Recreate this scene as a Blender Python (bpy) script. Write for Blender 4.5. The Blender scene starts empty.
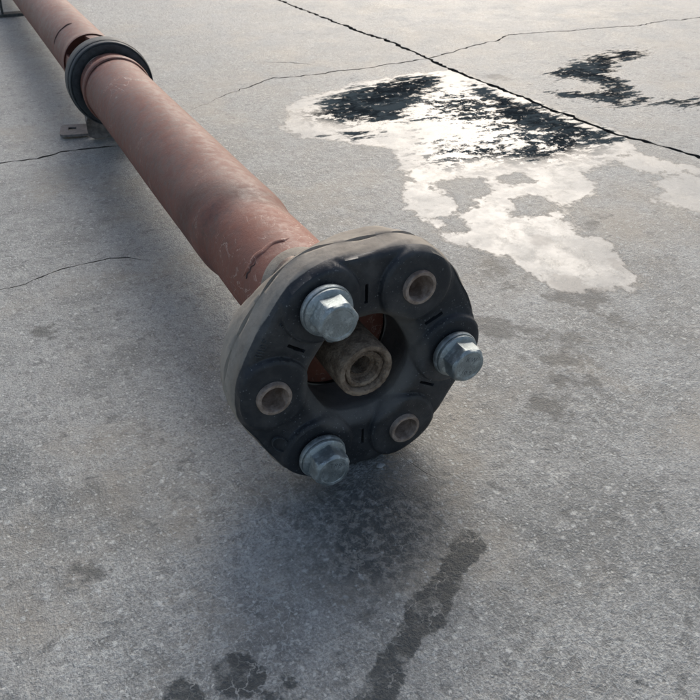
import bpy, bmesh, math, random
import numpy as np
from mathutils import Vector, Matrix
from mathutils.geometry import delaunay_2d_cdt

random.seed(7)
rng = np.random.default_rng(11)
sc = bpy.context.scene
COL = sc.collection

# ------------------------------------------------------------------ camera, sky, sun, exposure
H = 0.062                                   # height of the shaft's axis above the concrete
F_PX, YAW, PITCH = 731.62, 0.47116, 0.60845  # photo pixels (700 wide), radians
CAM = np.array([-0.13435, -0.24376, 0.20796 + H])
cd = bpy.data.cameras.new('camera'); cam = bpy.data.objects.new('camera', cd); COL.objects.link(cam)
cam.location = CAM; cam.rotation_euler = (math.pi/2 - PITCH, 0, -YAW)
cd.sensor_width = 36; cd.lens = 36*F_PX/700; cd.clip_start = 0.01; cd.clip_end = 200
cd.dof.use_dof = True; cd.dof.focus_distance = 0.40; cd.dof.aperture_fstop = 56.0
sc.camera = cam

SUN_EL, SUN_AZ = math.radians(37), math.radians(36)   # azimuth from +Y towards +X
w = bpy.data.worlds.new('World'); sc.world = w; w.use_nodes = True
nt = w.node_tree; nt.nodes.clear()
sky = nt.nodes.new('ShaderNodeTexSky'); sky.sky_type = 'NISHITA'; sky.sun_disc = False
sky.sun_elevation = SUN_EL; sky.sun_rotation = SUN_AZ
sky.air_density = 1.0; sky.dust_density = 3.0; sky.ozone_density = 0.0
bg = nt.nodes.new('ShaderNodeBackground'); bg.inputs['Strength'].default_value = 0.115
out = nt.nodes.new('ShaderNodeOutputWorld')
nt.links.new(sky.outputs[0], bg.inputs[0]); nt.links.new(bg.outputs[0], out.inputs[0])
sl = bpy.data.lights.new('sun', 'SUN'); sun = bpy.data.objects.new('sun', sl); COL.objects.link(sun)
sl.energy = 1.45; sl.angle = math.radians(32); sl.color = (1.0, 0.978, 0.945)
sd = Vector((math.sin(SUN_AZ)*math.cos(SUN_EL), math.cos(SUN_AZ)*math.cos(SUN_EL), math.sin(SUN_EL)))
sun.rotation_euler = sd.to_track_quat('Z', 'Y').to_euler(); sun.location = (1, 2, 2)
sc.view_settings.view_transform = 'Standard'; sc.view_settings.look = 'None'
sc.view_settings.gamma = 1.0; sc.view_settings.use_curve_mapping = False
sc.view_settings.exposure = 0.48

# ------------------------------------------------------------------ helpers
_fw = np.array([math.sin(YAW)*math.cos(PITCH), math.cos(YAW)*math.cos(PITCH), -math.sin(PITCH)])
_rt = np.array([math.cos(YAW), -math.sin(YAW), 0.0]); _up = np.cross(_rt, _fw)
def ground_pt(px, py):
    """photo pixel -> point of the concrete it shows"""
    d = _fw + _rt*(px-350)/F_PX - _up*(py-350)/F_PX
    t = -CAM[2]/d[2]; X = CAM + t*d
    return np.array([X[0], X[1]])
def gpoly(pts): return np.array([ground_pt(*q) for q in pts])

def link(name, me, mat, parent=None, loc=None):
    o = bpy.data.objects.new(name, me); COL.objects.link(o)
    if mat is not None and not me.materials: me.materials.append(mat)
    if parent is not None: o.parent = parent
    if loc is not None: o.location = loc
    return o
def smooth(me, angle=40):
    me.polygons.foreach_set('use_smooth', [True]*len(me.polygons))
    try: me.set_sharp_from_angle(angle=math.radians(angle))
    except Exception: pass
    return me
def mesh(name, v, f, ang=40):
    me = bpy.data.meshes.new(name); me.from_pydata([tuple(map(float, q)) for q in v], [], f); me.update()
    bm = bmesh.new(); bm.from_mesh(me); bmesh.ops.recalc_face_normals(bm, faces=bm.faces); bm.to_mesh(me); bm.free()
    return smooth(me, ang)
def lathe(prof, n=96, wob=None, closed=False):
    """prof: (y, r) pairs turned about the Y axis"""
    v, f = [], []
    m = len(prof)
    for y, r in prof:
        for k in range(n):
            a = 2*math.pi*k/n; rr = r if wob is None else r + wob(y, a)
            v.append((rr*math.cos(a), y, rr*math.sin(a)))
    rows = m if closed else m-1
    for i in range(rows):
        i2 = (i+1) % m
        for k in range(n):
            k2 = (k+1) % n
            f.append((i*n+k, i*n+k2, i2*n+k2, i2*n+k))
    return v, f
def bevel_box(sx, sy, sz, b=0.001, seg=2):
    bm = bmesh.new(); bmesh.ops.create_cube(bm, size=1)
    bmesh.ops.scale(bm, vec=(sx, sy, sz), verts=bm.verts)
    bmesh.ops.bevel(bm, geom=list(bm.edges), offset=b, segments=seg, affect='EDGES', profile=.5)
    return bm

class N:
    """tiny node-graph helper"""
    def __init__(s, name, dim='3D'):
        s.dim = dim
        s.m = bpy.data.materials.new(name); s.m.use_nodes = True; s.t = s.m.node_tree; s.t.nodes.clear()
        s.o = s.t.nodes.new('ShaderNodeOutputMaterial'); s.b = s.t.nodes.new('ShaderNodeBsdfPrincipled')
        s.t.links.new(s.b.outputs[0], s.o.inputs[0])
        tc = s.t.nodes.new('ShaderNodeTexCoord'); s.co = tc.outputs['Object']
    def put(s, sock, val):
        if isinstance(val, (int, float)): sock.default_value = val
        elif isinstance(val, (tuple, list)): sock.default_value = (*val, 1) if len(val) == 3 and sock.type == 'RGBA' else val
        else: s.t.links.new(val, sock)
    def set(s, **k):
        for a, v in k.items(): s.put(s.b.inputs[a.replace('_', ' ')], v)
    def mapv(s, scale=(1, 1, 1), rot=(0, 0, 0), loc=(0, 0, 0), co=None):
        n = s.t.nodes.new('ShaderNodeMapping'); s.put(n.inputs[0], co or s.co)
        n.inputs['Scale'].default_value = scale; n.inputs['Rotation'].default_value = rot; n.inputs['Location'].default_value = loc
        return n.outputs[0]
    def noise(s, scale, detail=4, rough=.6, dist=0, co=None, col=False):
        n = s.t.nodes.new('ShaderNodeTexNoise'); n.noise_dimensions = s.dim; s.put(n.inputs['Vector'], co or s.co)
        n.inputs['Scale'].default_value = scale; n.inputs['Detail'].default_value = detail
        n.inputs['Roughness'].default_value = rough; n.inputs['Distortion'].default_value = dist
        return n.outputs['Color' if col else 0]
    def vor(s, scale, feature='F1', co=None, rnd=1.0, out='Distance'):
        n = s.t.nodes.new('ShaderNodeTexVoronoi'); n.voronoi_dimensions = s.dim; n.feature = feature; s.put(n.inputs['Vector'], co or s.co)
        n.inputs['Scale'].default_value = scale; n.inputs['Randomness'].default_value = rnd
        return n.outputs[out]
    def math(s, op, a, b=None, c=None, clamp=False):
        n = s.t.nodes.new('ShaderNodeMath'); n.operation = op; n.use_clamp = clamp
        s.put(n.inputs[0], a)
        if b is not None: s.put(n.inputs[1], b)
        if c is not None: s.put(n.inputs[2], c)
        return n.outputs[0]
    def ss(s, x, lo, hi, a=0.0, b=1.0):
        n = s.t.nodes.new('ShaderNodeMapRange'); n.interpolation_type = 'SMOOTHSTEP'
        s.put(n.inputs[0], x); n.inputs[1].default_value = lo; n.inputs[2].default_value = hi
        n.inputs[3].default_value = a; n.inputs[4].default_value = b
        return n.outputs[0]
    def mix(s, fac, a, b, mode='MIX'):
        n = s.t.nodes.new('ShaderNodeMix'); n.data_type = 'RGBA'; n.blend_type = mode
        s.put(n.inputs['Factor'], fac); s.put(n.inputs[6], a); s.put(n.inputs[7], b)
        return n.outputs[2]
    def fmix(s, fac, a, b):
        n = s.t.nodes.new('ShaderNodeMix'); n.data_type = 'FLOAT'
        s.put(n.inputs[0], fac); s.put(n.inputs[2], a); s.put(n.inputs[3], b)
        return n.outputs[0]
    def attr(s, name):
        n = s.t.nodes.new('ShaderNodeAttribute'); n.attribute_name = name
        return n.outputs['Fac']
    def sep(s, sock):
        n = s.t.nodes.new('ShaderNodeSeparateXYZ'); s.put(n.inputs[0], sock); return n.outputs
    def bump(s, h, dist, strength=1.0, normal=None):
        n = s.t.nodes.new('ShaderNodeBump'); s.put(n.inputs['Height'], h); s.put(n.inputs['Strength'], strength)
        n.inputs['Distance'].default_value = dist
        if normal is not None: s.put(n.inputs['Normal'], normal)
        return n.outputs[0]

# ------------------------------------------------------------------ materials
def mat_concrete():
    g = N('concrete', '2D')
    def warp(noise, amp):
        vm = g.t.nodes.new('ShaderNodeVectorMath'); vm.operation = 'MULTIPLY_ADD'
        g.put(vm.inputs[0], noise); vm.inputs[1].default_value = (amp, amp, amp); g.put(vm.inputs[2], g.co)
        return vm.outputs[0]
    wn = g.noise(60, 4, .65, col=True)
    wco, wsm = warp(wn, .022), warp(wn, .006)
    big = g.noise(3.2, 5, .6); mid = g.noise(17, 6, .7); fine = g.noise(190, 5, .75); grit = g.noise(800, 3, .75)
    fl = g.noise(55, 5, .7, co=g.mapv(loc=(6, 3, 0)))
    base = g.mix(g.ss(big, .34, .64), (.185, .190, .187), (.305, .300, .288))
    base = g.mix(g.ss(mid, .40, .68, 0, .7), base, (.375, .370, .355))
    base = g.mix(g.ss(mid, .50, .30, 0, .65), base, (.135, .142, .143))
    base = g.mix(g.ss(fl, .55, .70, 0, .55), base, (.43, .42, .40))           # worn, scuffed laitance
    base = g.mix(g.ss(fl, .44, .32, 0, .55), base, (.12, .122, .12))
    base = g.mix(g.ss(fine, .50, .30, 0, .60), base, (.105, .105, .102))
    base = g.mix(g.ss(fine, .55, .75, 0, .65), base, (.47, .465, .45))
    base = g.mix(g.ss(grit, .50, .36, 0, .5), base, (.10, .10, .10))
    base = g.mix(g.ss(grit, .57, .70, 0, .6), base, (.54, .535, .52))
    base = g.mix(g.ss(g.noise(6.5, 4, .65, co=g.mapv(loc=(3, 1, 0))), .50, .72, 0, .5), base, (.33, .285, .23))   # warm dust drifts
    # pale aggregate grains in the worn face, two sizes
    def grains(sc_, lo, hi, thr, co):
        n = g.t.nodes.new('ShaderNodeTexVoronoi'); n.voronoi_dimensions = '2D'; g.put(n.inputs['Vector'], co); n.inputs['Scale'].default_value = sc_
        cid = g.sep(n.outputs['Color'])
        return g.math('MULTIPLY', g.ss(n.outputs['Distance'], hi, lo), g.math('GREATER_THAN', cid[0], thr)), cid[1]
    g1, t1 = grains(480, .16, .42, .86, wsm); g2, t2 = grains(190, .12, .36, .93, wsm)
    chips = g.math('MAXIMUM', g1, g2)
    base = g.mix(g.math('MULTIPLY', chips, .7), base, g.mix(t1, (.34, .34, .325), (.62, .61, .585)))
    pit, _t = grains(110, .12, .40, .92, g.mapv(loc=(.4, .2, 0), co=wco))
    base = g.mix(g.math('MULTIPLY', pit, .5), base, (.075, .078, .078))
    # craze lines
    pebb = g.vor(95, 'DISTANCE_TO_EDGE', co=wco)
    czm = g.math('MULTIPLY', g.ss(pebb, .050, .012), g.ss(g.noise(9, 4, .6, co=g.mapv(loc=(7, 2, 0))), .47, .60))
    base = g.mix(g.math('MULTIPLY', czm, .6), base, (.46, .46, .445))
    # stains, water, painted dark reflections and disc shade: shapes carried by the mesh, broken up by noise
    en = g.math('SUBTRACT', mid, .5); en2 = g.math('SUBTRACT', g.noise(90, 4, .7), .5)
    edge = g.math('ADD', g.math('MULTIPLY', en, .06), g.math('MULTIPLY', en2, .024))
    wet_e = g.math('ADD', g.attr('wet'), edge); wet = g.ss(wet_e, -.003, .006)
    streak = g.noise(58, 6, .75, co=g.mapv(scale=(.45, 1.5, 1), rot=(0, 0, .62)))
    sv = g.math('SUBTRACT', streak, .5)
    dk_e = g.math('ADD', g.math('ADD', g.attr('dark'), edge), g.math('MULTIPLY', sv, .11))
    mott = g.math('MULTIPLY', g.ss(g.math('ADD', g.attr('mott'), edge), -.03, .03), g.ss(g.math('ADD', g.math('ADD', streak, g.math('MULTIPLY', en2, .9)), g.math('MULTIPLY', g.math('SUBTRACT', g.noise(8, 3, .6, co=g.mapv(loc=(4, 9, 0))), .5), .9)), .515, .55))
    dark_refl = g.math('MAXIMUM', g.ss(dk_e, -.006, .008), mott)
    dark_refl = g.math('MULTIPLY', dark_refl, g.ss(en2, .26, .12, .7, 1.0))
    damp = g.ss(g.math('ADD', g.attr('damp'), g.math('ADD', g.math('MULTIPLY', en2, .010), g.math('MULTIPLY', en, .010))), -.0008, .0012)
    cellm = g.fmix(g.ss(g.noise(26, 3, .6, co=g.mapv(loc=(5, 5, 0))),   .42, .54), 1.0, g.ss(pebb, .012, .07, .35, 1.0))
    damp_s = g.math('MULTIPLY', damp, g.math('MULTIPLY', cellm, g.ss(fl, .66, .50, .55, 1.0)))
    stain_shade = g.math('MULTIPLY', g.ss(g.math('ADD', g.attr('oil'), g.math('MULTIPLY', edge, 1.2)), -.020, .026), g.math('MULTIPLY', cellm, g.ss(fine, .62, .45, .35, 1.0)))
    patch = g.math('MULTIPLY', g.ss(g.math('ADD', g.attr('patch'), g.math('MULTIPLY', edge, .8)), -.004, .003), g.ss(fl, .64, .50, .15, 1.0))
    rim = g.ss(g.math('ABSOLUTE', g.math('SUBTRACT', wet_e, .001)), .004, .001, 0, .55)
    base = g.mix(g.math('MULTIPLY', wet, .66), base, (.135, .138, .136))
    base = g.mix(rim, base, (.085, .082, .075))
    base = g.mix(g.math('MULTIPLY', dark_refl, .96), base, g.mix(g.ss(g.math('ADD', streak, en), .40, .66), (.008, .012, .016), (.045, .058, .066)))  # dark mirrored surroundings painted into the water's colour
    base = g.mix(g.math('MULTIPLY', damp_s, .93), base, (.027, .035, .040))
    base = g.mix(g.math('MULTIPLY', stain_shade, .86), base, (.027, .037, .042))  # ground stain, deepened to paint in the disc's shadow
    base = g.mix(g.math('MULTIPLY', patch, .72), base, (.065, .065, .061))
    base = g.mix(1.0, base, (.965, 1.0, .99), 'MULTIPLY')
    g.set(Base_Color=base)
    anyw = g.math('MAXIMUM', wet, dark_refl); mo = g.ss(g.attr('mott'), -.03, .06)
    rgh = g.ss(mid, .3, .7, .40, .56)
    rgh = g.fmix(damp, rgh, .34)
    rgh = g.fmix(anyw, rgh, g.fmix(mo, g.ss(mid, .35, .65, .30, .44), g.ss(fine, .35, .7, .18, .32)))
    g.set(Roughness=rgh, Specular_IOR_Level=g.fmix(dark_refl, g.fmix(wet, .5, .42), 0.0))
    h = g.math('ADD', g.math('MULTIPLY', fine, .9), g.math('MULTIPLY', grit, .45))
    h = g.math('ADD', h, g.math('MULTIPLY', fl, .55))
    st = g.fmix(anyw, .8, g.ss(fl, .42, .66, .05, .26))
    st = g.fmix(dark_refl, st, .05)
    g.set(Normal=g.bump(h, .0020, st))
    return g.m

def mat_crack():
    g = N('crack_dirt'); n = g.noise(300, 3, .6)
    g.set(Base_Color=g.mix(n, (.03, .028, .026), (.09, .085, .078)), Roughness=.95, Specular_IOR_Level=.1)
    return g.m

def mat_primer(name='red_primer', worn=1.0, dusty=.5, neck=False):
    g = N(name)
    n1 = g.noise(11, 7, .72); n2 = g.noise(150, 6, .75); n3 = g.noise(520, 3, .7)
    c = g.mix(g.ss(n1, .35, .68), (.178, .064, .042), (.245, .100, .070))
    c = g.mix(g.ss(n2, .55, .34, 0, .8), c, (.11, .048, .034))
    pt = g.noise(48, 6, .75, co=g.mapv(loc=(2, 7, 4)))
    c = g.mix(g.ss(pt, .56, .64, 0, .45), c, (.13, .085, .065)); c = g.mix(g.ss(pt, .40, .33, 0, .45), c, (.40, .26, .195))
    c = g.mix(g.ss(n2, .56, .72, 0, .4), c, (.40, .21, .165))
    # road dust lying on the upward side
    geo = g.t.nodes.new('ShaderNodeNewGeometry'); nz = g.sep(geo.outputs['Normal'])[2]
    dn = g.noise(26, 8, .78, co=g.mapv(scale=(1, .5, 1), loc=(3, 3, 3)))
    du = g.math('MULTIPLY', g.ss(nz, -.5, .95), g.ss(dn, .28, .70))
    c = g.mix(g.math('MULTIPLY', du, dusty), c, (.30, .225, .185))
    # darker handling smears, along the tube
    sm = g.noise(20, 7, .74, co=g.mapv(scale=(1, .5, 1), loc=(8, 2, 1)))
    c = g.mix(g.ss(sm, .56, .74, 0, .5), c, (.16, .105, .085))
    # scuffs down to pale metal
    sc1 = g.noise(34, 3, .55, dist=1.2, co=g.mapv(scale=(2.2, .6, 2.2), rot=(.3, .2, .5)))
    scf = g.math('MULTIPLY', g.ss(g.math('ABSOLUTE', g.math('SUBTRACT', sc1, .5)), .010, .003), g.ss(n1, .52, .66))
    c = g.mix(g.math('MULTIPLY', scf, .6*worn), c, (.56, .45, .38))
    if neck:
        xyz = g.sep(g.co)
        off = g.math('ADD', g.math('MULTIPLY_ADD', xyz[0], 1.1, xyz[1]), g.math('MULTIPLY', g.math('SUBTRACT', n1, .5), .03))
        gr = g.math('MULTIPLY', g.ss(off, .146, .156), g.ss(off, .185, .162))
        c = g.mix(g.math('MULTIPLY', gr, g.ss(pt, .25, .6, .65, .35)), c, (.075, .045, .036))
        s2 = g.noise(60, 3, .5, dist=1.5, co=g.mapv(scale=(1.2, .9, 1.2), loc=(1, 3, 5)))
        sc2 = g.math('MULTIPLY', g.ss(g.math('ABSOLUTE', g.math('SUBTRACT', s2, .5)), .016, .006), g.math('MULTIPLY', g.ss(xyz[1], .155, .125), g.ss(pt, .46, .54)))
        c = g.mix(g.math('MULTIPLY', sc2, .75), c, (.56, .44, .36))
        c = g.mix(g.ss(xyz[1], .16, .13, 0, .35), c, (.30, .098, .055))
    g.set(Base_Color=c, Roughness=g.ss(n2, .3, .7, .46, .72), Specular_IOR_Level=.35)
    h = g.math('ADD', g.math('MULTIPLY', n3, .4), n2)
    g.set(Normal=g.bump(h, .0006, .55))
    return g.m

def mat_rubber(name='black_rubber', face=True):
    g = N(name)
    n1 = g.noise(45, 4, .6); n2 = g.noise(300, 4, .7)
    c = g.mix(n1, (.010, .012, .015), (.024, .027, .030))
    # pale specks of grit
    vc = g.vor(800); vid = g.sep(g.vor(800, out='Color'))
    sp = g.math('MULTIPLY', g.ss(vc, .34, .2), g.math('GREATER_THAN', vid[0], g.ss(g.noise(30, 3, .6), .38, .66, .99, .76)))
    c = g.mix(g.math('MULTIPLY', sp, g.ss(vid[1], 0, 1, .1, .5)), c, (.26, .265, .26))
    c = g.mix(g.math('MULTIPLY', g.ss(g.noise(620, 4, .8), .61, .70), g.ss(g.noise(40, 3, .6, co=g.mapv(loc=(6, 2, 2))), .44, .6, .15, .8)), c, (.26, .265, .26))
    # thin film of dust, thicker in smears
    c = g.mix(g.ss(g.noise(22, 5, .7, co=g.mapv(loc=(4, 4, 2))), .44, .72, 0, .30), c, (.20, .19, .175))
    rough = g.ss(n1, .3, .7, .42, .62)
    if face:
        d = g.math('ADD', g.attr('dust'), g.math('MULTIPLY', g.math('SUBTRACT', g.noise(60, 5, .7), .5), .5))
        df = g.ss(d, .42, .62)
        dn = g.noise(30, 5, .65, co=g.mapv(loc=(9, 1, 3)))
        dc = g.mix(g.ss(dn, .35, .65), (.215, .186, .148), (.335, .298, .245))
        dc = g.mix(g.ss(g.noise(120, 4, .7), .50, .32, 0, .35), dc, (.13, .115, .098))
        dc = g.mix(g.ss(g.noise(12, 3, .6, co=g.mapv(loc=(2, 6, 6))), .56, .70, 0, .6), dc, (.235, .175, .12))
        c = g.mix(g.math('MULTIPLY', df, g.ss(n2, .2, .45, .75, .97)), c, dc)
        b = g.math('MULTIPLY', g.attr('bore'), g.ss(dn, .25, .65, .25, .75))
        c = g.mix(b, c, (.25, .23, .20))
        rough = g.fmix(g.math('MAXIMUM', df, b), rough, .85)
    g.set(Base_Color=c, Roughness=rough, Specular_IOR_Level=.45)
    g.set(Normal=g.bump(g.math('ADD', n1, g.math('MULTIPLY', n2, .6)), .0007, .5))
    return g.m

def mat_zinc():
    g = N('zinc_plating')
    n1 = g.noise(140, 5, .65); n2 = g.noise(600, 3, .7)
    c = g.mix(g.ss(n1, .35, .68), (.26, .29, .288), (.42, .455, .45))
    c = g.mix(g.ss(n2, .54, .70, 0, .6), c, (.16, .18, .18))
    c = g.mix(g.ss(g.noise(260, 5, .75, co=g.mapv(loc=(3, 8, 1))), .52, .62, 0, .6), c, (.56, .61, .60))
    c = g.mix(g.ss(g.noise(70, 4, .6, co=g.mapv(loc=(5, 1, 1))), .60, .76, 0, .5), c, (.25, .22, .18))
    g.set(Base_Color=c, Metallic=.72, Roughness=g.ss(n1, .3, .7, .42, .64))
    g.set(Normal=g.bump(n2, .0003, .5)); return g.m
def mat_steel(name, a, b, metal=.5, rough=.6, gr=.0004):
    g = N(name); n1 = g.noise(160, 5, .7); n2 = g.noise(500, 3, .7)
    c = g.mix(g.ss(n1, .35, .66), a, b)
    g.set(Base_Color=c, Metallic=metal, Roughness=g.ss(n1, .3, .7, rough-.1, rough+.15))
    g.set(Normal=g.bump(g.math('ADD', n1, n2), gr, .8)); return g.m

M = dict(concrete=mat_concrete(), crack=mat_crack(), primer=mat_primer(dusty=.38, neck=True), primer2=mat_primer('faded_primer', .5, .5),
         rust=mat_steel('dark_rust', (.055, .032, .026), (.13, .07, .055), 0, .8), scuff=mat_steel('scuffed_paint', (.34, .22, .17), (.52, .40, .33), 0, .7, .0001),
         slate=mat_steel('dusty_black_rubber', (.026, .032, .035), (.055, .062, .064), 0, .6),
         rubber=mat_rubber(), plain=mat_rubber('plain_rubber', False), zinc=mat_zinc(),
         sleeve=mat_steel('rusty_sleeve_steel', (.20, .145, .108), (.42, .335, .27), .3, .62),
         grit=mat_steel('caked_grit', (.13, .088, .056), (.33, .25, .175), 0, .9, .0014),
         dusty=mat_steel('dusty_steel', (.205, .178, .142), (.31, .276, .228), 0, .85),
         bracket=mat_steel('dull_bracket_steel', (.13, .115, .105), (.27, .24, .22), .35, .6),
         darksteel=mat_steel('dark_bracket_steel', (.045, .050, .05), (.11, .11, .105), .3, .6),
         mark=mat_steel('stamp_shadow', (.10, .11, .11), (.22, .24, .24), .2, .8),
         stone=mat_steel('pale_stone', (.22, .22, .21), (.38, .37, .35), 0, .85))

# ------------------------------------------------------------------ the concrete ground, its joint and cracks cut open
def resample(P, step):
    out = []
    for a, b in zip(P[:-1], P[1:]):
        n = max(1, int(np.linalg.norm(b-a)/step))
        for i in range(n): out.append(a + (b-a)*i/n)
    out.append(P[-1]); return np.array(out)
def ribbon(px, width, jit, step=.009, taper=True, lead=None):
    P = gpoly(px)
    if lead: P = np.vstack([P[0] + (P[0]-P[1])/np.linalg.norm(P[0]-P[1])*lead, P, P[-1] + (P[-1]-P[-2])/np.linalg.norm(P[-1]-P[-2])*lead])
    P = resample(P, step); n = len(P)
    T = np.gradient(P, axis=0); T /= np.linalg.norm(T, axis=1)[:, None]; Nn = np.c_[-T[:, 1], T[:, 0]]
    walk = np.zeros(n)
    for i in range(1, n): walk[i] = .80*walk[i-1] + rng.normal(0, jit)
    wl = width/2*(.25 + 1.5*rng.random(n)); wr = width/2*(.25 + 1.5*rng.random(n))
    if taper:
        e = np.minimum(np.arange(n), np.arange(n)[::-1])/max(4, .15*n); e = np.clip(e, .12, 1); wl *= e; wr *= e
    C = P + Nn*walk[:, None]
    return np.vstack([C + Nn*wl[:, None], (C - Nn*wr[:, None])[::-1]])
def inside(poly, X):
    x, y = X[:, 0], X[:, 1]; r = np.zeros(len(X), bool)
    x1, y1 = poly[:, 0], poly[:, 1]; x2, y2 = np.roll(x1, -1), np.roll(y1, -1)
    for a, b, c, d in zip(x1, y1, x2, y2):
        if b == d: continue
        m = ((b > y) != (d > y)) & (x < (c-a)*(y-b)/(d-b) + a); r ^= m
    return r
def sdf(poly, X):
    d = np.full(len(X), 9.0)
    for a, b in zip(poly, np.roll(poly, -1, 0)):
        ab = b-a; t = np.clip(((X-a)@ab)/(ab@ab + 1e-12), 0, 1)
        d = np.minimum(d, np.linalg.norm(X - (a + t[:, None]*ab), axis=1))
    return np.where(inside(poly, X), d, -d)

ribbons = [
    ribbon([(278, 0), (340, 24), (400, 46), (460, 73), (500, 89), (540, 104), (620, 135), (700, 158)], .0066, .0010, .006, False, .55),
    ribbon([(190, 110), (215, 99), (240, 89), (270, 80), (331, 73), (380, 66), (424, 59), (473, 46), (516, 35), (559, 31), (638, 25), (694, 18), (760, 6)], .0032, .0019, .007),
    ribbon([(-30, 166), (0, 163), (36, 158), (60, 151), (98, 147), (130, 146)], .0030, .0014, .006),
    ribbon([(-20, 296), (0, 290), (25, 284), (48, 273), (62, 268), (100, 260), (128, 257), (150, 260)], .0012, .0007, .006),
    ribbon([(262, 62), (290, 62), (318, 65)], .0022, .0010),
    ribbon([(402, 456), (425, 472), (450, 484)], .0004, .0004, .004),
]
wet_polys = [gpoly(q) for q in [
    [(277, 120), (285, 106), (310, 96), (345, 87), (385, 77), (425, 71), (455, 70), (475, 78), (500, 87), (540, 101), (590, 123), (625, 136),
     (640, 150), (612, 160), (580, 172), (590, 184), (613, 191), (600, 199), (580, 203), (573, 220), (582, 236), (615, 243), (610, 251), (634, 271), (651, 283), (634, 290),
     (592, 286), (556, 288), (535, 276), (507, 262), (469, 248), (448, 241), (431, 229), (408, 205), (401, 187), (403, 165), (395, 149), (370, 147), (340, 143), (310, 137), (285, 131)],
    [(610, 158), (640, 152), (700, 166), (760, 178), (760, 235), (700, 214), (680, 211), (648, 196), (655, 184), (700, 176), (640, 170)],
]]
dry_polys = [gpoly(q) for q in [
    [(438, 184), (460, 177), (485, 178), (492, 190), (472, 198), (466, 210), (452, 203)],
    [(512, 200), (538, 195), (552, 205), (532, 215), (514, 213)],
    [(437, 218), (455, 214), (468, 228), (450, 232)],
    [(500, 176), (520, 172), (528, 180), (508, 185)],
    [(585, 178), (640, 184), (668, 190), (650, 202), (610, 200)]]]
dark_refl_polys = [gpoly(q) for q in [  # dark reflections in the puddles, painted as colour
    [(322, 100), (350, 90), (390, 79), (428, 74), (446, 78), (436, 90), (415, 104), (402, 124), (385, 122), (350, 123), (325, 113)],
    [(330, 134), (352, 130), (378, 134), (356, 140)],
    [(470, 83), (492, 92), (540, 106), (590, 126), (622, 140), (604, 145), (572, 140), (530, 130), (500, 122), (482, 108)],
    [(505, 149), (530, 145), (570, 152), (556, 160), (524, 158)],
    [(545, 72), (570, 65), (588, 56), (615, 50), (640, 48), (655, 53), (641, 59), (622, 63), (617, 74), (634, 86), (636, 98), (626, 108), (607, 108), (590, 99), (556, 98), (548, 90), (590, 91), (602, 87), (585, 81), (556, 79)],
    [(632, 94), (660, 99), (700, 98), (740, 104), (740, 110), (690, 107), (650, 104), (632, 104)]]]
stain_shade_polys = [gpoly([(318, 470), (350, 470), (395, 462), (436, 486), (452, 520), (440, 560), (405, 600), (360, 610), (320, 575), (300, 520)])]  # stain below the disc, with the disc's shadow core painted in
mott_polys = [gpoly(q) for q in [  # where the painted reflections break into dark mottle
    [(440, 82), (470, 84), (540, 108), (610, 138), (600, 156), (550, 166), (500, 164), (440, 170), (412, 160), (420, 130), (400, 126), (360, 132), (330, 126), (300, 122), (290, 112), (340, 96), (420, 76)]]]
def blob(cx, cy, rx, ry, n=18): return [(cx + rx*math.cos(2*math.pi*k/n), cy + ry*math.sin(2*math.pi*k/n)) for k in range(n)]
damp_polys = [gpoly(q) for q in [
    blob(239, 676, 27, 25), blob(184, 700, 24, 22), blob(286, 681, 11, 12), blob(282, 700, 16, 9),
    blob(343, 653, 6, 3.5), blob(640, 678, 5, 3),
    [(465, 528), (480, 534), (489, 546), (470, 566), (462, 588), (446, 618), (420, 650), (402, 684), (386, 715), (340, 715), (362, 690), (378, 655), (398, 630), (405, 606), (428, 580), (440, 560)]]]
patch_polys = [gpoly(q) for q in [
    blob(538, 335, 16, 6), blob(575, 338, 16, 6), blob(566, 358, 26, 9), blob(572, 380, 24, 9), blob(556, 406, 24, 12), blob(534, 416, 8, 4),
    [(552, 297), (575, 291), (605, 291), (615, 296), (596, 306), (640, 326), (652, 336), (630, 332), (580, 309)],
    blob(492, 268, 18, 12), blob(508, 286, 8, 4), blob(486, 326, 18, 6), blob(540, 240, 8, 4), blob(566, 281, 12, 5),
    blob(600, 216, 10, 4), blob(594, 224, 9, 3), blob(618, 266, 8, 3), blob(500, 78, 14, 3), blob(46, 330, 8, 3), blob(84, 572, 16, 6)]]

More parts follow.
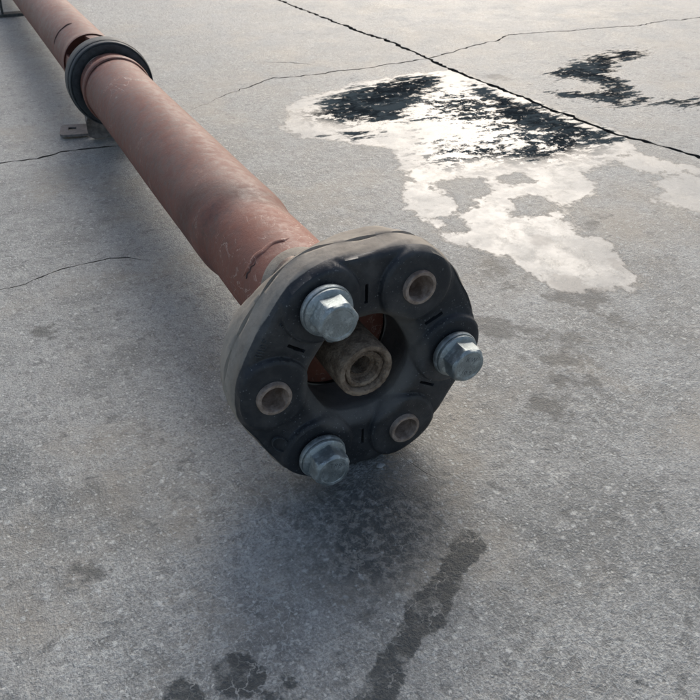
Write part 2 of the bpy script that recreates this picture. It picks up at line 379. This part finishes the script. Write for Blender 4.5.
def build_ground():
    gx = np.arange(-.34, 1.50, .0125); gy = np.arange(-.30, 1.75, .0125)
    fx = np.concatenate([np.arange(-7, -.4, .3), np.arange(1.6, 9, .3)]); fy = np.concatenate([np.arange(-6, -.4, .3), np.arange(1.85, 11, .3)])
    A = np.array(np.meshgrid(gx, gy)).reshape(2, -1).T + rng.uniform(-.003, .003, (len(gx)*len(gy), 2))
    allx = np.concatenate([fx, np.arange(-.34, 1.5, .15)]); ally = np.concatenate([fy, np.arange(-.3, 1.75, .15)])
    B = np.array(np.meshgrid(allx, ally)).reshape(2, -1).T
    B = B[~((B[:, 0] > -.38) & (B[:, 0] < 1.54) & (B[:, 1] > -.34) & (B[:, 1] < 1.79))]
    D1 = np.array(np.meshgrid(np.arange(-.24, .10, .0032), np.arange(-.20, .03, .0032))).reshape(2, -1).T + .0004
    D2 = np.array(np.meshgrid(np.arange(.02, .34, .0055), np.arange(.0, .36, .0055))).reshape(2, -1).T + .0003
    pts = [Vector(q) for q in np.vstack([A, B, D1, D2])]
    edges = []
    for r in ribbons:
        s = len(pts); n = len(r); pts += [Vector(q) for q in r]
        edges += [(s+i, s+(i+1) % n) for i in range(n)]
    V, _, Fc, *_ = delaunay_2d_cdt(pts, edges, [], 0, 1e-6)
    V = np.array([tuple(v) for v in V]); Fc = np.array([list(f) for f in Fc])
    cen = V[Fc].mean(1); crack = np.zeros(len(Fc), bool)
    for r in ribbons:
        lo, hi = r.min(0)-.01, r.max(0)+.01
        box = np.where(((cen > lo) & (cen < hi)).all(1))[0]
        crack[box] |= inside(r, cen[box])
    z = np.zeros(len(V))
    v = [(x, y, 0.0) for x, y in V]; f = []; mi = []
    low = {}
    def lowv(i):
        if i not in low: low[i] = len(v); v.append((V[i][0], V[i][1], -.007))
        return low[i]
    ed = {}
    for k, t in enumerate(Fc):
        a, b, c = map(int, t)
        if not crack[k]: f.append((a, b, c)); mi.append(0)
        else:
            f.append((lowv(a), lowv(b), lowv(c))); mi.append(1)
            for e in ((a, b), (b, c), (c, a)): ed[e] = ed.get(e, 0) + 1
    for (a, b) in list(ed):
        if (b, a) not in ed: f.append((a, b, lowv(b), lowv(a))); mi.append(1)
    me = bpy.data.meshes.new('ground'); me.from_pydata(v, [], f); me.update()
    me.materials.append(M['concrete']); me.materials.append(M['crack'])
    me.polygons.foreach_set('material_index', mi)
    X = np.array(v)[:, :2]
    def put(name, polys, minus=()):
        s = np.full(len(X), -.2)
        near = (X[:, 0] > -.4) & (X[:, 0] < 1.7) & (X[:, 1] > -.4) & (X[:, 1] < 1.9); Y = X[near]
        d = np.full(len(Y), -.2)
        for q in polys: d = np.maximum(d, sdf(q, Y))
        for q in minus: d = np.minimum(d, -sdf(q, Y))
        s[near] = np.clip(d, -.2, .2)
        at = me.attributes.new(name, 'FLOAT', 'POINT'); at.data.foreach_set('value', s.astype(np.float32))
    put('wet', wet_polys, dry_polys); put('dark', dark_refl_polys); put('damp', damp_polys); put('patch', patch_polys); put('mott', mott_polys); put('oil', stain_shade_polys)
    o = link('concrete_ground', me, None); o['kind'] = 'structure'
    o['label'] = 'worn grey concrete paving with cracks, a sawn joint and wet patches'
    return o
build_ground()

# ------------------------------------------------------------------ the propeller shaft
shaft = bpy.data.objects.new('propeller_shaft', None); COL.objects.link(shaft); shaft.empty_display_size = .05
shaft['label'] = 'long rusty red propeller shaft with black rubber flex disc lying on concrete'
shaft['category'] = 'drive shaft'
AX = (0, 0, H)
PHI = 2.04655                                   # angle of the first bolt, seen from the disc's face
HOLE = [PHI - k*math.pi/3 for k in range(6)]    # bolt, sleeve, bolt, sleeve, bolt, sleeve
RB = .048

def part(name, vf, mat, parent=shaft, loc=AX, ang=40):
    me = mesh(name, vf[0], vf[1], ang); return link(name, me, mat, parent, loc if parent is shaft else (0, 0, 0))

# tube, necked down towards the disc
def dent(y, a):
    return .00022*math.sin(3*a + 9*y) + .00018*math.sin(2*a - 23*y + 1) - .0007*math.exp(-((y-.235)/.03)**2 - ((((a-2.2+math.pi) % (2*math.pi))-math.pi)/.5)**2)
prof = [(.044, .0292), (.06, .0294), (.09, .0295), (.12, .0299), (.138, .0298), (.152, .0297), (.158, .0299), (.162, .0306), (.166, .0315), (.171, .0320), (.180, .0322), (.20, .0320)]
prof += [(y, .0318) for y in np.arange(.22, .58, .02)]
tube = part('front_tube', lathe(prof, 128, dent), M['primer'])
# collar where the tube meets the bearing
c = part('tube_collar', lathe([(.5305, .0322), (.531, .0336), (.533, .0343), (.538, .0343), (.5395, .0336), (.5395, .0322)], 96), M['primer2'])
# weld bead and its scar, round the upper flank of the neck
def arc_bead(name, y0, r, a0, a1, w, hgt, mat, lump=.35, skew=0, parent=shaft, n=60):
    v, f = [], []; m = 7; ph = random.random()*9
    for i in range(n+1):
        t = i/n; a = math.radians(a0 + (a1-a0)*t); e = min(1, 8*t+.15, 8*(1-t)+.15)
        ww = w*e*(1 + lump*.5*math.sin(9*t+ph)); hh = hgt*e*(1 + lump*.6*math.sin(13*t+2*ph))
        yc = y0 + skew*t + .0006*math.sin(17*t+ph)
        for k in range(m):
            s = -1 + 2*k/(m-1); rr = r - .0006 + (hh+.0006)*math.sqrt(max(0, 1-s*s))
            v.append((rr*math.cos(a), yc + s*ww, rr*math.sin(a)))
    for i in range(n):
        for k in range(m-1): f.append((i*m+k, i*m+k+1, (i+1)*m+k+1, (i+1)*m+k))
    return part(name, (v, f), mat, parent)
arc_bead('weld_bead', .0950, .0296, 88, 155, .0026, .0008, M['primer'], .3)
arc_bead('weld_groove', .0918, .0296, 132, 155, .0009, .0004, M['rust'], .4, .0006)
arc_bead('weld_seam', .731, .0316, 100, 163, .0011, .0009, M['rust'], .3)

# ---- flange: three arms behind the disc, at the bolts
def flange_mesh():
    v, f = [], []; n = 180
    def R(a):
        c3 = .5 + .5*math.cos(3*(a-PHI)); return .0305 + .0225*c3**1.2
    rows = [(.0368, .0290), (.0366, 1.0), (.0380, 1.03), (.046, 1.02), (.050, .96), (.056, .0300), (.062, .0291)]
    for y, r in rows:
        for k in range(n):
            a = 2*math.pi*k/n; rr = r if r < .5 else R(a)*r
            v.append((rr*math.cos(a), y, rr*math.sin(a)))
    for i in range(len(rows)-1):
        for k in range(n): f.append((i*n+k, i*n+(k+1) % n, (i+1)*n+(k+1) % n, (i+1)*n+k))
    return v, f
flange = part('flange', flange_mesh(), M['dusty'])
part('flange_face', lathe([(.0400, .0300), (.0392, .0280), (.0385, .0200), (.0385, .0110)], 72), M['primer'], flange)
cs_prof = [(.045, .0118), (.030, .0120), (.016, .0122), (.0105, .0120), (.0092, .0116), (.0088, .0108), (.0090, .0098), (.0100, .0092), (.0125, .0090),
           (.0128, .0086), (.0112, .0082), (.0108, .0074), (.0112, .0066), (.0125, .0062), (.0150, .0061), (.0160, .0052), (.0155, .0044), (.030, .0042), (.031, .0002)]
part('centring_sleeve', lathe([(y - .0065*(y < .04), r*1.2) for y, r in cs_prof], 120, lambda y, a: .00012*math.sin(5*a+90*y) + .00012*math.sin(23*a-60*y)), M['grit'], flange)

# ---- rubber flex disc
def wrap(a): return (a + math.pi) % (2*math.pi) - math.pi
SLOTS = [math.radians(s) for s in (89.6, 24.2, 146.2, -30.0, -91.0, -159.5)]
def disc_mesh():
    n = 720
    def Rf(a): return .0634 + .0017*math.cos(6*(a-PHI)) + .0018*max(0, math.cos(1.6*wrap(a-.42)))*(abs(wrap(a-.42)) < .95)
    def Rb(a): return .0588 + .0034*math.cos(3*(a-HOLE[1]))
    def Ri(a): return .0272 + .0006*math.cos(6*(a-PHI))
    v, f, dust, bore = [], [], [], []
    hx = [(RB*math.cos(h), RB*math.sin(h)) for h in HOLE]
    sm = lambda t: t*t*(3-2*t)
    cl = lambda t: max(0.0, min(1.0, t))
    rows = []
    rows += [('b', t) for t in (1.0, .8, .6, .4, .2)]            # bore, back to front
    nf = 58
    rows += [('f', i/nf) for i in range(nf+1)]                   # front face
    rows += [('s', t) for t in (.03, .07, .13, .2, .28, .36, .43, .455, .47, .485, .51, .58, .68, .78, .88, .95, 1.0)]
    rows += [('k', i/40) for i in range(1, 41)]
    YF, YB = .0048, .0365
    for kind, t in rows:
        for k in range(n):
            a = -2*math.pi*k/n; ca, sa = math.cos(a), math.sin(a)
            ri, ro = Ri(a), Rf(a); du = bo = 0.0
            if kind == 'f':
                r = ri + (ro-.0016-ri)*t
                x, z = r*ca, r*sa
                d = min(math.hypot(x-p, z-q) for p, q in hx)
                y = YF - .0030*sm(cl((.0196-d)/.0012))                              # boss round each sleeve
                y += .0006*math.exp(-((d-.0182)/.0006)**2)                          # fine moulded ring
                e = (r-ri)/.0075
                if e < 1: y += .0055*(1-e)**2                                       # rolled inner lip
                e = (ro-.0016-r)/.003
                if e < 1: y += .0010*(1-e)**2
                y += .0012*math.sin(2*a+.5)*sm(cl((d-.018)/.006))
                if .0372 < r < .0468:
                    for s in SLOTS:
                        if abs(wrap(a-s))*r < .0006: y += .0036
                bo = sm(cl(1-(r-ri)/.009))*.8
            elif kind == 's':
                y = YF + .0010 + (YB-YF-.001)*t
                r = ro + (Rb(a)-ro)*sm(cl((t-.40)/.6))*1.0
                if t <= .13: r -= .0016*(1-t/.13)**2
                if .43 <= t <= .51: r -= (.0012 if t in (.455, .485) else .0020 if t == .47 else 0)   # parting groove
                if t >= .88: r -= .0018*((t-.88)/.12)**2
                r += .00035*math.sin(17*a+40*t) + .0003*math.sin(9*a-3)
                du = cl((t-.005)/.10)
                if .44 < t < .50: du *= .55
            elif kind == 'b':
                r = ri + .0006*math.sin(math.pi*t) + .002*t
                y = YF + .0055 + (YB-YF-.0055)*t*.97; bo = 1.0
                if t == 1.0: y = YB-.0005
            else:
                r = (Rb(a)-.0018) + (ri+.002 - (Rb(a)-.0018))*t; y = YB + .0004*math.sin(math.pi*t) if t < 1 else YB-.0005; du = .8*(1-t)
            v.append((r*ca, y, r*sa)); dust.append(du); bore.append(bo)
    for i in range(len(rows)-1):
        for k in range(n):
            k2 = (k+1) % n; q = (i*n+k, i*n+k2, (i+1)*n+k2, (i+1)*n+k)
            cx = sum(v[j][0] for j in q)/4; cz = sum(v[j][2] for j in q)/4
            if min(math.hypot(cx-p_, cz-q_) for p_, q_ in hx) < .0076: continue      # the sleeves' holes go right through
            f.append(q)
    me = mesh('flex_disc', v, f, 50)
    for nm, d in (('dust', dust), ('bore', bore)):
        at = me.attributes.new(nm, 'FLOAT', 'POINT'); at.data.foreach_set('value', np.array(d, np.float32))
    return me
dm = disc_mesh()
disc = link('flex_disc', dm, M['rubber'], shaft, AX)
disc['label'] = 'black rubber coupling disc with dusty grey rim and six steel sleeves'

# sleeves moulded into the disc (all six; three carry bolts)
sm_ = mesh('sleeve', *lathe([(.036, .0084), (.004, .0084), (.0006, .0084), (.0000, .0081), (.0000, .0067), (.0006, .0063), (.036, .0062)], 56), 50)
sm_.materials.append(M['sleeve'])
for k, h in enumerate(HOLE):
    o = link('sleeve', sm_, None, disc, (RB*math.cos(h), -.0006 if k % 2 else .0004, RB*math.sin(h))); o.rotation_euler = (0, k*.7, 0)

# raised lettering and an oval emblem on the rubber
def text_mesh(body, size, depth, bend=None):
    cu = bpy.data.curves.new('text', 'FONT'); cu.body = body; cu.size = size; cu.extrude = depth; cu.align_x = 'CENTER'; cu.align_y = 'CENTER'; cu.space_character = 1.15
    cu.resolution_u = 3
    ob = bpy.data.objects.new('text', cu); COL.objects.link(ob)
    dg = bpy.context.evaluated_depsgraph_get(); me = bpy.data.meshes.new_from_object(ob.evaluated_get(dg))
    COL.objects.unlink(ob); bpy.data.objects.remove(ob); bpy.data.curves.remove(cu)
    return me
def face_text(name, body, size, r, ang, rot, mat, parent, y, depth=.0003, center=(0, 0)):
    me = text_mesh(body, size, depth); me.materials.clear(); me.materials.append(mat)
    me.transform(Matrix.Rotation(rot, 4, 'Z')); me.transform(Matrix.Rotation(math.pi/2, 4, 'X'))
    o = link(name, me, None, parent, (center[0] + r*math.cos(ang), y, center[1] + r*math.sin(ang))); return o
t0 = math.radians(149)
face_text('moulded_lettering', 'III0E', .0046, .0575, math.radians(151), math.radians(151-90), M['slate'], disc, .0043)
face_text('moulded_lettering', '58U', .0040, .0545, math.radians(135), math.radians(135-90), M['slate'], disc, .0043)
def oval(name, a, b, w, mat, parent, loc, rot):
    v, f = [], []; n = 48
    for k in range(n):
        t = 2*math.pi*k/n
        for (s, y) in ((1, .0006), (1-.3*w/b, -.0005), (1-.7*w/b, -.0005), (1-w/b, .0006)):
            x, z = a*s*math.cos(t), b*s*math.sin(t)
            v.append((x*math.cos(rot)-z*math.sin(rot), y, x*math.sin(rot)+z*math.cos(rot)))
    for k in range(n):
        for j in range(3): f.append((4*k+j, 4*((k+1) % n)+j, 4*((k+1) % n)+j+1, 4*k+j+1))
    me = mesh(name, v, f); return link(name, me, mat, parent, loc)
la = math.radians(-147)
oval('oval_emblem', .0058, .0034, .00045, M['slate'], disc, (.054*math.cos(la), .0044, .054*math.sin(la)), la+math.pi/2)

# ---- bolts
def hex_head(rot):
    """hexagon head with a domed chamfer, standing towards -Y from its flange"""
    v, f = [], []; n = 96; AF = .0094                   # half across flats
    rows = [(-.0000, 'h'), (-.0034, 'h'), (-.0060, 'h'), (-.0076, 'h'), (-.0086, 'c1'), (-.0096, .0091), (-.0099, .0086), (-.0099, .0074), (-.0097, .0070), (-.0097, .003), (-.0097, .0001)]
    for y, m in rows:
        for k in range(n):
            a = rot + 2*math.pi*k/n; b = (2*math.pi*k/n + 1e-9) % (math.pi/3) - math.pi/6
            hexr = min(AF/math.cos(b), .0107)
            if m == 'h': r = hexr; yy = y
            elif m == 'c1': r = min(hexr, .0102); yy = y
            else: r = m; yy = y
            if m == 'h' and y == -.0076: yy = y + .0016*max(0, (hexr-.0100)/.0007)
            v.append((r*math.cos(a), yy, r*math.sin(a)))
    for i in range(len(rows)-1):
        for k in range(n): f.append((i*n+k, i*n+(k+1) % n, (i+1)*n+(k+1) % n, (i+1)*n+k))
    return mesh('bolt', v, f, 24)
wash = mesh('washer', *lathe([(.0008, .0062), (.0008, .0128), (-.0002, .0132), (-.0016, .0132), (-.0024, .0128), (-.0024, .0062)], 64), 35); wash.materials.append(M['zinc'])
flg = mesh('bolt_flange', *lathe([(.0, .0090), (-.0000, .0119), (-.0006, .0124), (-.0014, .0123), (-.0023, .0112), (-.0028, .0098), (-.0030, .0080)], 64), 35); flg.materials.append(M['zinc'])
stem = None
for k, rot, txt in ((0, math.radians(2), ('', '')), (2, math.radians(44), ('KW', '10.9')), (4, math.radians(20), ('T8B', ''))):
    h = HOLE[k]; root = link('bolt', hex_head(rot), M['zinc'], shaft, (RB*math.cos(h), -.0046, H + RB*math.sin(h))); root.scale = (.93, .93, .93)
    o = link('washer', wash, None, root, (0, .0044, 0)); o.rotation_euler = (0, k, 0)
    link('bolt_flange', flg, None, root, (0, .0020, 0))
    if txt[0]: face_text('stamped_mark', txt[0], .0040, .0038, math.radians(70), math.radians(-20), M['mark'], root, -.0097, .00006)
    if txt[1]: face_text('stamped_mark', txt[1], .0036, .0042, math.radians(-110), math.radians(-20), M['mark'], root, -.0097, .00006)

# ---- centre bearing: rubber ring in a steel shell, on a bracket with a foot
ring = part('bearing_ring', lathe([(.570, .0300), (.5625, .0312), (.5612, .0330), (.5606, .0350), (.5602, .0375), (.5602, .0398), (.5612, .0404), (.5612, .0408), (.5602, .0412), (.5606, .0420), (.5625, .0425), (.570, .0426), (.576, .0424), (.5765, .030)], 120), M['slate'])
part('ring_shell', lathe([(.5672, .0420), (.5664, .0430), (.5672, .0434), (.5720, .0435), (.5840, .0432), (.5850, .0420), (.5855, .0300)], 120), M['darksteel'], ring)
def bracket():
    """bent sheet steel: arms down from the shell to feet on both sides, seen at the left"""
    v, f = [], []
    def plate(pts, y0, y1):
        s = len(v); n = len(pts)
        for y in (y0, y1): v.extend((x, y, z) for x, z in pts)
        f.append(tuple(s+i for i in range(n))); f.append(tuple(s+n+i for i in reversed(range(n))))
        for i in range(n): f.append((s+i, s+n+i, s+n+(i+1) % n, s+(i+1) % n))
    arc = [(.0425*math.cos(math.radians(a)), .0425*math.sin(math.radians(a))) for a in range(215, 326, 10)]
    plate([(-.0300, -.0290)] + arc[1:-1] + [(.0300, -.0290), (.0330, -.0560), (.030, -.0617), (-.024, -.0617), (-.0300, -.0580)], .5900, .5926)
    for sx in (-1, 1):          # straps tying the plate to the shell
        s = len(v); x0, x1 = sx*.0270, sx*.0300
        for x in (x0, x1): v.extend([(x, .5700, -.0315), (x, .5926, -.0290), (x, .5926, -.0560), (x, .5860, -.0400)])
        f.extend([(s, s+1, s+2, s+3), (s+7, s+6, s+5, s+4)]); f.extend((s+i, s+4+i, s+4+(i+1) % 4, s+(i+1) % 4) for i in range(4))
    return v, f
br = part('bracket', bracket(), M['bracket'], ang=30)
def foot(sign):
    """flat lug with a square slot, corners rounded"""
    cx, L, W, T = 0, .033, .036, .0026
    out_ = []
    for (qx, qy, a0) in ((-L+.007, -.0, 180), (-L+.007, W, 90)):
        pass
    ptsO = [(0, 0)] + [(-L+.007+.007*math.cos(math.radians(a)), .007+.007*math.sin(math.radians(a))) for a in range(270, 179, -15)] \
         + [(-L+.007+.007*math.cos(math.radians(a)), W-.007+.007*math.sin(math.radians(a))) for a in range(180, 89, -15)] + [(0, W)]
    hole = [(-.0245, .016), (-.0245, .026), (-.0160, .026), (-.0160, .016)]
    P = [Vector(q) for q in ptsO+hole]; n, m = len(ptsO), len(hole)
    E_ = [(i, (i+1) % n) for i in range(n)] + [(n+i, n+(i+1) % m) for i in range(m)]
    V, _, Fc, *_ = delaunay_2d_cdt(P, E_, [], 0, 1e-7)
    V = [tuple(q) for q in V]
    keep = []
    ho = np.array(hole); oo = np.array(ptsO)
    for t in Fc:
        c = np.mean([V[i] for i in t], 0)[None]
        if inside(oo, c)[0] and not inside(ho, c)[0]: keep.append(tuple(t))
    v = [(sign*x, y, 0) for x, y in V] + [(sign*x, y, T) for x, y in V]; N_ = len(V)
    f = [t for t in keep] + [tuple(i+N_ for i in t) for t in keep]
    cnt = {}
    for t in keep:
        for a, b in ((t[0], t[1]), (t[1], t[2]), (t[2], t[0])): cnt[(a, b)] = 1
    for (a, b) in cnt:
        if (b, a) not in cnt: f.append((a, b, b+N_, a+N_))
    return v, f
for s in (1, -1):
    me = mesh('bracket_foot', *foot(s), 30); o = link('bracket_foot', me, M['bracket'], br, (-.0265*s, .5990, -.0602))
    o.rotation_euler = (math.radians(.5), math.radians(1*s), math.radians(-12*s))

# ---- rear joint: yoke ears reaching from the rear tube to the bearing
part('joint_core', lathe([(.580, .0195), (.60, .0200), (.62, .0185), (.64, .0185), (.665, .0205)], 64), M['darksteel'])
rear = [(.664, .0240), (.6600, .0300), (.6570, .0318), (.6560, .0326), (.6585, .0330), (.6640, .0328), (.6660, .0318)] + [(y, .0316) for y in np.arange(.68, 2.3, .04)]
rt = part('rear_tube', lathe(rear, 112, lambda y, a: .0002*math.sin(3*a+7*y)), M['primer2'])
def ear(a0, a1, y0, y1, r0, r1):
    v, f = [], []; n = 10; rows = [(y0, .0), (y0+.2*(y1-y0), .10), (y0+.6*(y1-y0), .14), (y1, 0.02)]
    for r in (r0, r1):
        for y, pin in rows:
            for i in range(n+1):
                t = i/n; a = math.radians(a0 + (a1-a0)*(pin + (1-2*pin)*t)); v.append((r*math.cos(a), y, r*math.sin(a)))
    m = n+1; q = len(rows); off = m*q
    for i in range(q-1):
        for k in range(n):
            f.append((i*m+k, i*m+k+1, (i+1)*m+k+1, (i+1)*m+k)); f.append((off+i*m+k, off+(i+1)*m+k, off+(i+1)*m+k+1, off+i*m+k+1))
    for k in range(n):
        f.append((k, off+k, off+k+1, k+1)); b = (q-1)*m; f.append((b+k, b+k+1, off+b+k+1, off+b+k))
    for i in range(q-1):
        f.append((i*m, (i+1)*m, off+(i+1)*m, off+i*m)); e = n; f.append((i*m+e, off+i*m+e, off+(i+1)*m+e, (i+1)*m+e))
    return v, f
for a in (78, 258): part('yoke_ear', ear(a-32, a+22, .584, .662, .0255, .0312), M['primer2'])
for a in (168, 348): part('yoke_ear', ear(a-16, a+16, .584, .662, .0250, .0308), M['primer2'])

# ---- rear hanger under the tube
def hanger():
    v, f = [], []
    def strip(path, y0, y1, th):
        s = len(v); n = len(path)
        P = np.array(path); T = np.gradient(P, axis=0); T /= np.linalg.norm(T, axis=1)[:, None]; Nn = np.c_[-T[:, 1], T[:, 0]]
        for (q, y) in ((P, y0), (P, y1), (P+Nn*th, y1), (P+Nn*th, y0)):
            v.extend((x, y, z) for x, z in q)
        for j in range(4):
            j2 = (j+1) % 4
            for i in range(n-1): f.append((s+j*n+i, s+j*n+i+1, s+j2*n+i+1, s+j2*n+i))
        f.append((s, s+n, s+2*n, s+3*n)); f.append((s+n-1, s+4*n-1, s+3*n-1, s+2*n-1))
    strip([(-.060, -.0614), (-.042, -.0614), (0, -.0614), (.042, -.0614), (.060, -.0614)], 1.358, 1.384, .004)
    for s in (-1, 1): strip([(s*.043, -.0574), (s*.0425, -.045), (s*.041, -.030), (s*.038, -.012), (s*.034, .004), (s*.0300, .012)], 1.362, 1.380, .004*s)
    return v, f
part('rear_hanger', hanger(), M['darksteel'], ang=25)

# ------------------------------------------------------------------ a stone chip in front of the disc
def chip_mesh(seed, r):
    rg = random.Random(seed); bm = bmesh.new(); bmesh.ops.create_icosphere(bm, subdivisions=2, radius=r)
    for q in bm.verts:
        q.co.x *= 1.25*(1 + rg.uniform(-.2, .2)); q.co.y *= (1 + rg.uniform(-.2, .2)); q.co.z *= .5*(1 + rg.uniform(-.15, .15))
    me = bpy.data.meshes.new('stone_chip'); bm.to_mesh(me); bm.free(); return me
g0 = ground_pt(380, 467)
o = link('stone_chip', chip_mesh(3, .0019), M['stone'], None, (g0[0], g0[1], .0012)); o['label'] = 'tiny pale stone chip on the concrete just below the black disc'; o['category'] = 'stone'
